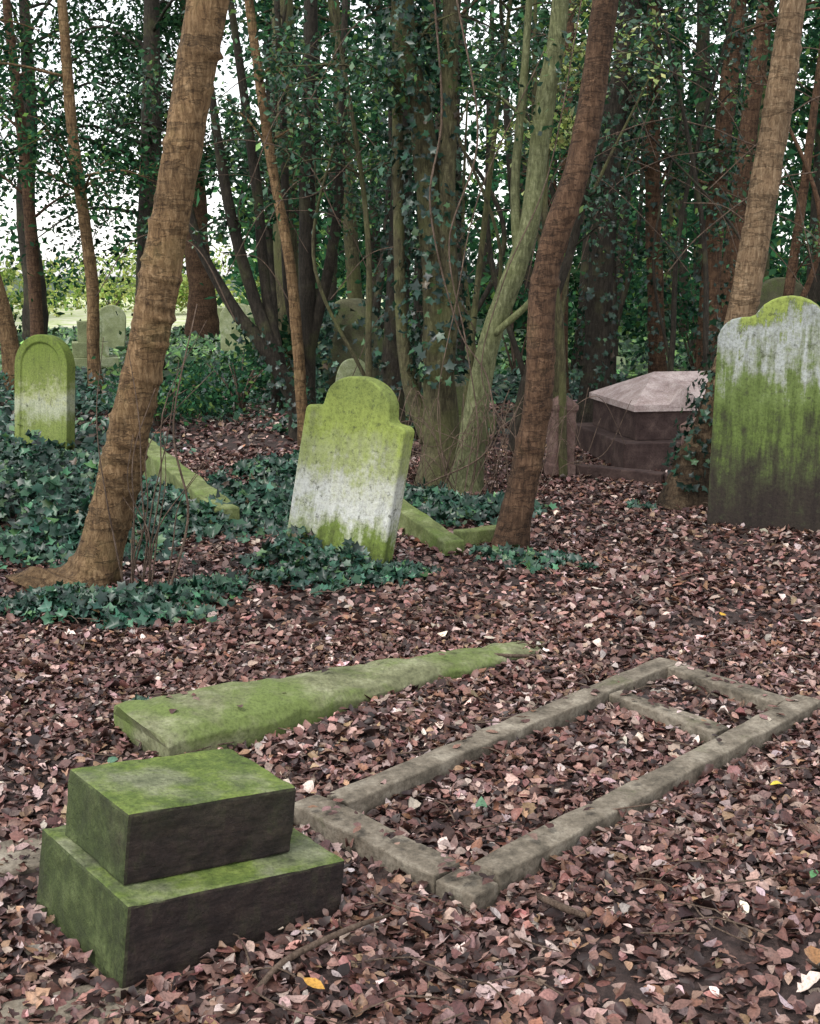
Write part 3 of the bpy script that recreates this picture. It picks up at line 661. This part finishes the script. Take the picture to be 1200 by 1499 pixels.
for (x,y,r,h) in [(-9.5,49,2.0,1.5),(-12.5,52,3,2.2),(-15.5,46,2.0,1.8),(-10.5,60,3.5,3),(-6.2,52,2,1.8)]:
    shrub('sunlit_shrub',x,y,r,h,1500,.20,LIM)
shrub('holly_shrub',-2.0,14.5,.5,.7,1000,.07,HOL); shrub('holly_shrub',-2.7,13.2,.6,.6,1100,.065,HOL)

# distant wall of trees: one mass, ragged, with a lower skyline at the clearing
n=66000
y=rng.uniform(37,62,n); x=rng.uniform(-.62,.62,n)*y
az=x/y
top=np.interp(az,[-.62,-.40,-.345,-.30,-.24,-.2,-.15,.12,.16,.19,.21,.24,.62],[12,12,8,3.0,3.0,5,10.5,11,8,6.5,6.5,11,12])+1.5*np.sin(x*.9)+1.0*np.sin(x*2.3+1)
z=rng.random(n)*top
cl=np.sin(x*1.1+z*.9)*np.sin(z*1.4+y*.7)+.5*np.sin(x*3+z*2.2)
keep=(cl>np.where(z>4.5,.15,-.7))&~((az>-.34)&(az<-.14)&(y<58))
P=np.stack([x,y,z],1)[keep]; n=len(P)
V,p,k=leafset(P,rng.normal(0,.6,(n,3))+np.array([0,-.3,.4]),lsz(.36,n,.3),T_DI,.2,.3,.2)
c=pal(n,*HOL,jit=.35)
mb=MB()
for i in range(46):
    yy=random.uniform(36,60); xx=random.uniform(-.5,.5)*yy
    if -.34<xx/yy<-.14: continue
    mb.tube([(xx,yy,0),(xx+random.uniform(-.4,.4),yy,5),(xx+random.uniform(-1,1),yy,12)],[.25,.2,.08],10,7)
tr=mb.obj('trunks',M['bark_dark']); fo=build_np('foliage',V,p,np.repeat(c,k,0),M['leaf_far'])
group('distant_trees',[tr,fo],(0,50,0))

# ------------------------------------------------------------------ vines & bare twigs
mb=MB()
def vine(pts,r):
    pts=[pts[0]]+[(a+random.uniform(-.05,.05),b,c+random.uniform(-.05,.05)) for a,b,c in pts[1:-1]]+[pts[-1]]
    mb.tube(pts,[r,r*.9,r*.7],50,5,rough=.15)
vine([(.32,9.2,3.6),(.45,9.1,2.6),(.30,9.05,1.9),(.42,9.0,1.2),(.52,9.0,.5),(.45,9.0,0)],.007)
vine([(.15,9.3,3.8),(.22,9.3,2.8),(.15,9.2,2.1),(.30,9.2,1.3),(.62,9.1,.85),(.55,9.0,.35),(.1,9.0,.1)],.008)
vine([(1.2,9.0,3.6),(1.0,9.0,2.4),(.7,9.0,1.6),(.55,9.0,.9),(.8,8.9,.4),(1.0,8.9,.1)],.005)
vine([(.95,9.1,3.2),(.55,9.1,2.2),(.35,9.0,1.4),(.2,9.0,.7),(.3,9.0,0)],.005)
for i in range(22):
    x=random.uniform(1.0,3.6); yv=random.uniform(9.8,12.5); z=random.uniform(2.2,4.2); s=random.choice((-1,1))
    vine([(x,yv,z),(x+s*.4,yv,z-.1),(x+s*.9,yv,z-.45),(x+s*1.2,yv,z-random.uniform(.8,1.5))],random.uniform(.003,.007))
for i in range(18):
    x=random.uniform(-1.6,.9); yv=random.uniform(9.8,12.5); z=random.uniform(1.2,3.6); s=random.choice((-1,1))
    vine([(x,yv,z-.6),(x+s*.35,yv,z),(x+s*.8,yv,z+.1),(x+s*1.2,yv,z+random.uniform(-.5,.5))],random.uniform(.003,.007))
for i in range(60):
    x=random.uniform(-.2,1.0); a=random.uniform(-1,1)
    vine([(x,8.9+random.random()*.4,0),(x+a*.2,9,random.uniform(.2,.5)),(x+a*.5,9.1,random.uniform(.2,.8)),(x+a*.7,9.1,random.uniform(0,.9))],.0035)
mb.obj('ivy_vines',M['twig'])
mb=MB()
for i in range(12):
    a=random.uniform(-.5,.9); h=random.uniform(.5,1.5); x0=-1.35+random.uniform(-.12,.12)
    mb.tube([(x0,6.15,0),(x0+a*.12+random.uniform(-.06,.06),6.1,h*.4),(x0+a*.3+random.uniform(-.08,.08),6.1,h*.7),(x0+a*.6,6.15,h)],[.005,.004,.0025,.0015],14,4,rough=.2)
mb.tube([(-1.25,6.1,0),(-1.12,6.1,.45),(-1.18,6.1,.9),(-1.05,6.15,1.5)],[.008,.007,.005,.003],16,5)
mb.obj('bare_sapling',M['twig'])

# ------------------------------------------------------------------ light, sky, camera
wd=bpy.data.worlds.new("World"); SC.world=wd; wd.use_nodes=True; nt=wd.node_tree; nt.nodes.clear()
o=nt.nodes.new('ShaderNodeOutputWorld'); bgn=nt.nodes.new('ShaderNodeBackground'); sk=nt.nodes.new('ShaderNodeTexSky')
sk.sky_type='NISHITA'; sk.sun_disc=False; sk.sun_elevation=R(58); sk.sun_rotation=R(215); sk.dust_density=1.0; sk.air_density=1.3; sk.ozone_density=1
hs=nt.nodes.new('ShaderNodeHueSaturation'); hs.inputs['Saturation'].default_value=.15; hs.inputs['Value'].default_value=2.3
nt.links.new(sk.outputs[0],hs.inputs['Color']); nt.links.new(hs.outputs[0],bgn.inputs[0]); bgn.inputs[1].default_value=.15
nt.links.new(bgn.outputs[0],o.inputs[0])
l=bpy.data.lights.new('sun','SUN'); l.energy=2.0; l.angle=R(12); l.color=(1,.95,.88)
lo=link(bpy.data.objects.new('sun',l)); d=Vector((.48,.42,-.95)); lo.rotation_euler=d.to_track_quat('-Z','Y').to_euler()
cam=bpy.data.cameras.new('camera'); cam.sensor_fit='HORIZONTAL'; cam.sensor_width=36; cam.lens=54; cam.clip_end=1500
co=link(bpy.data.objects.new('camera',cam)); co.location=(0,0,1.65); co.rotation_euler=(R(79),0,0); SC.camera=co
SC.view_settings.view_transform='Standard'; SC.view_settings.look='None'; SC.view_settings.exposure=0
print('faces',sum(len(o.data.polygons) for o in bpy.data.objects if o.type=='MESH'))
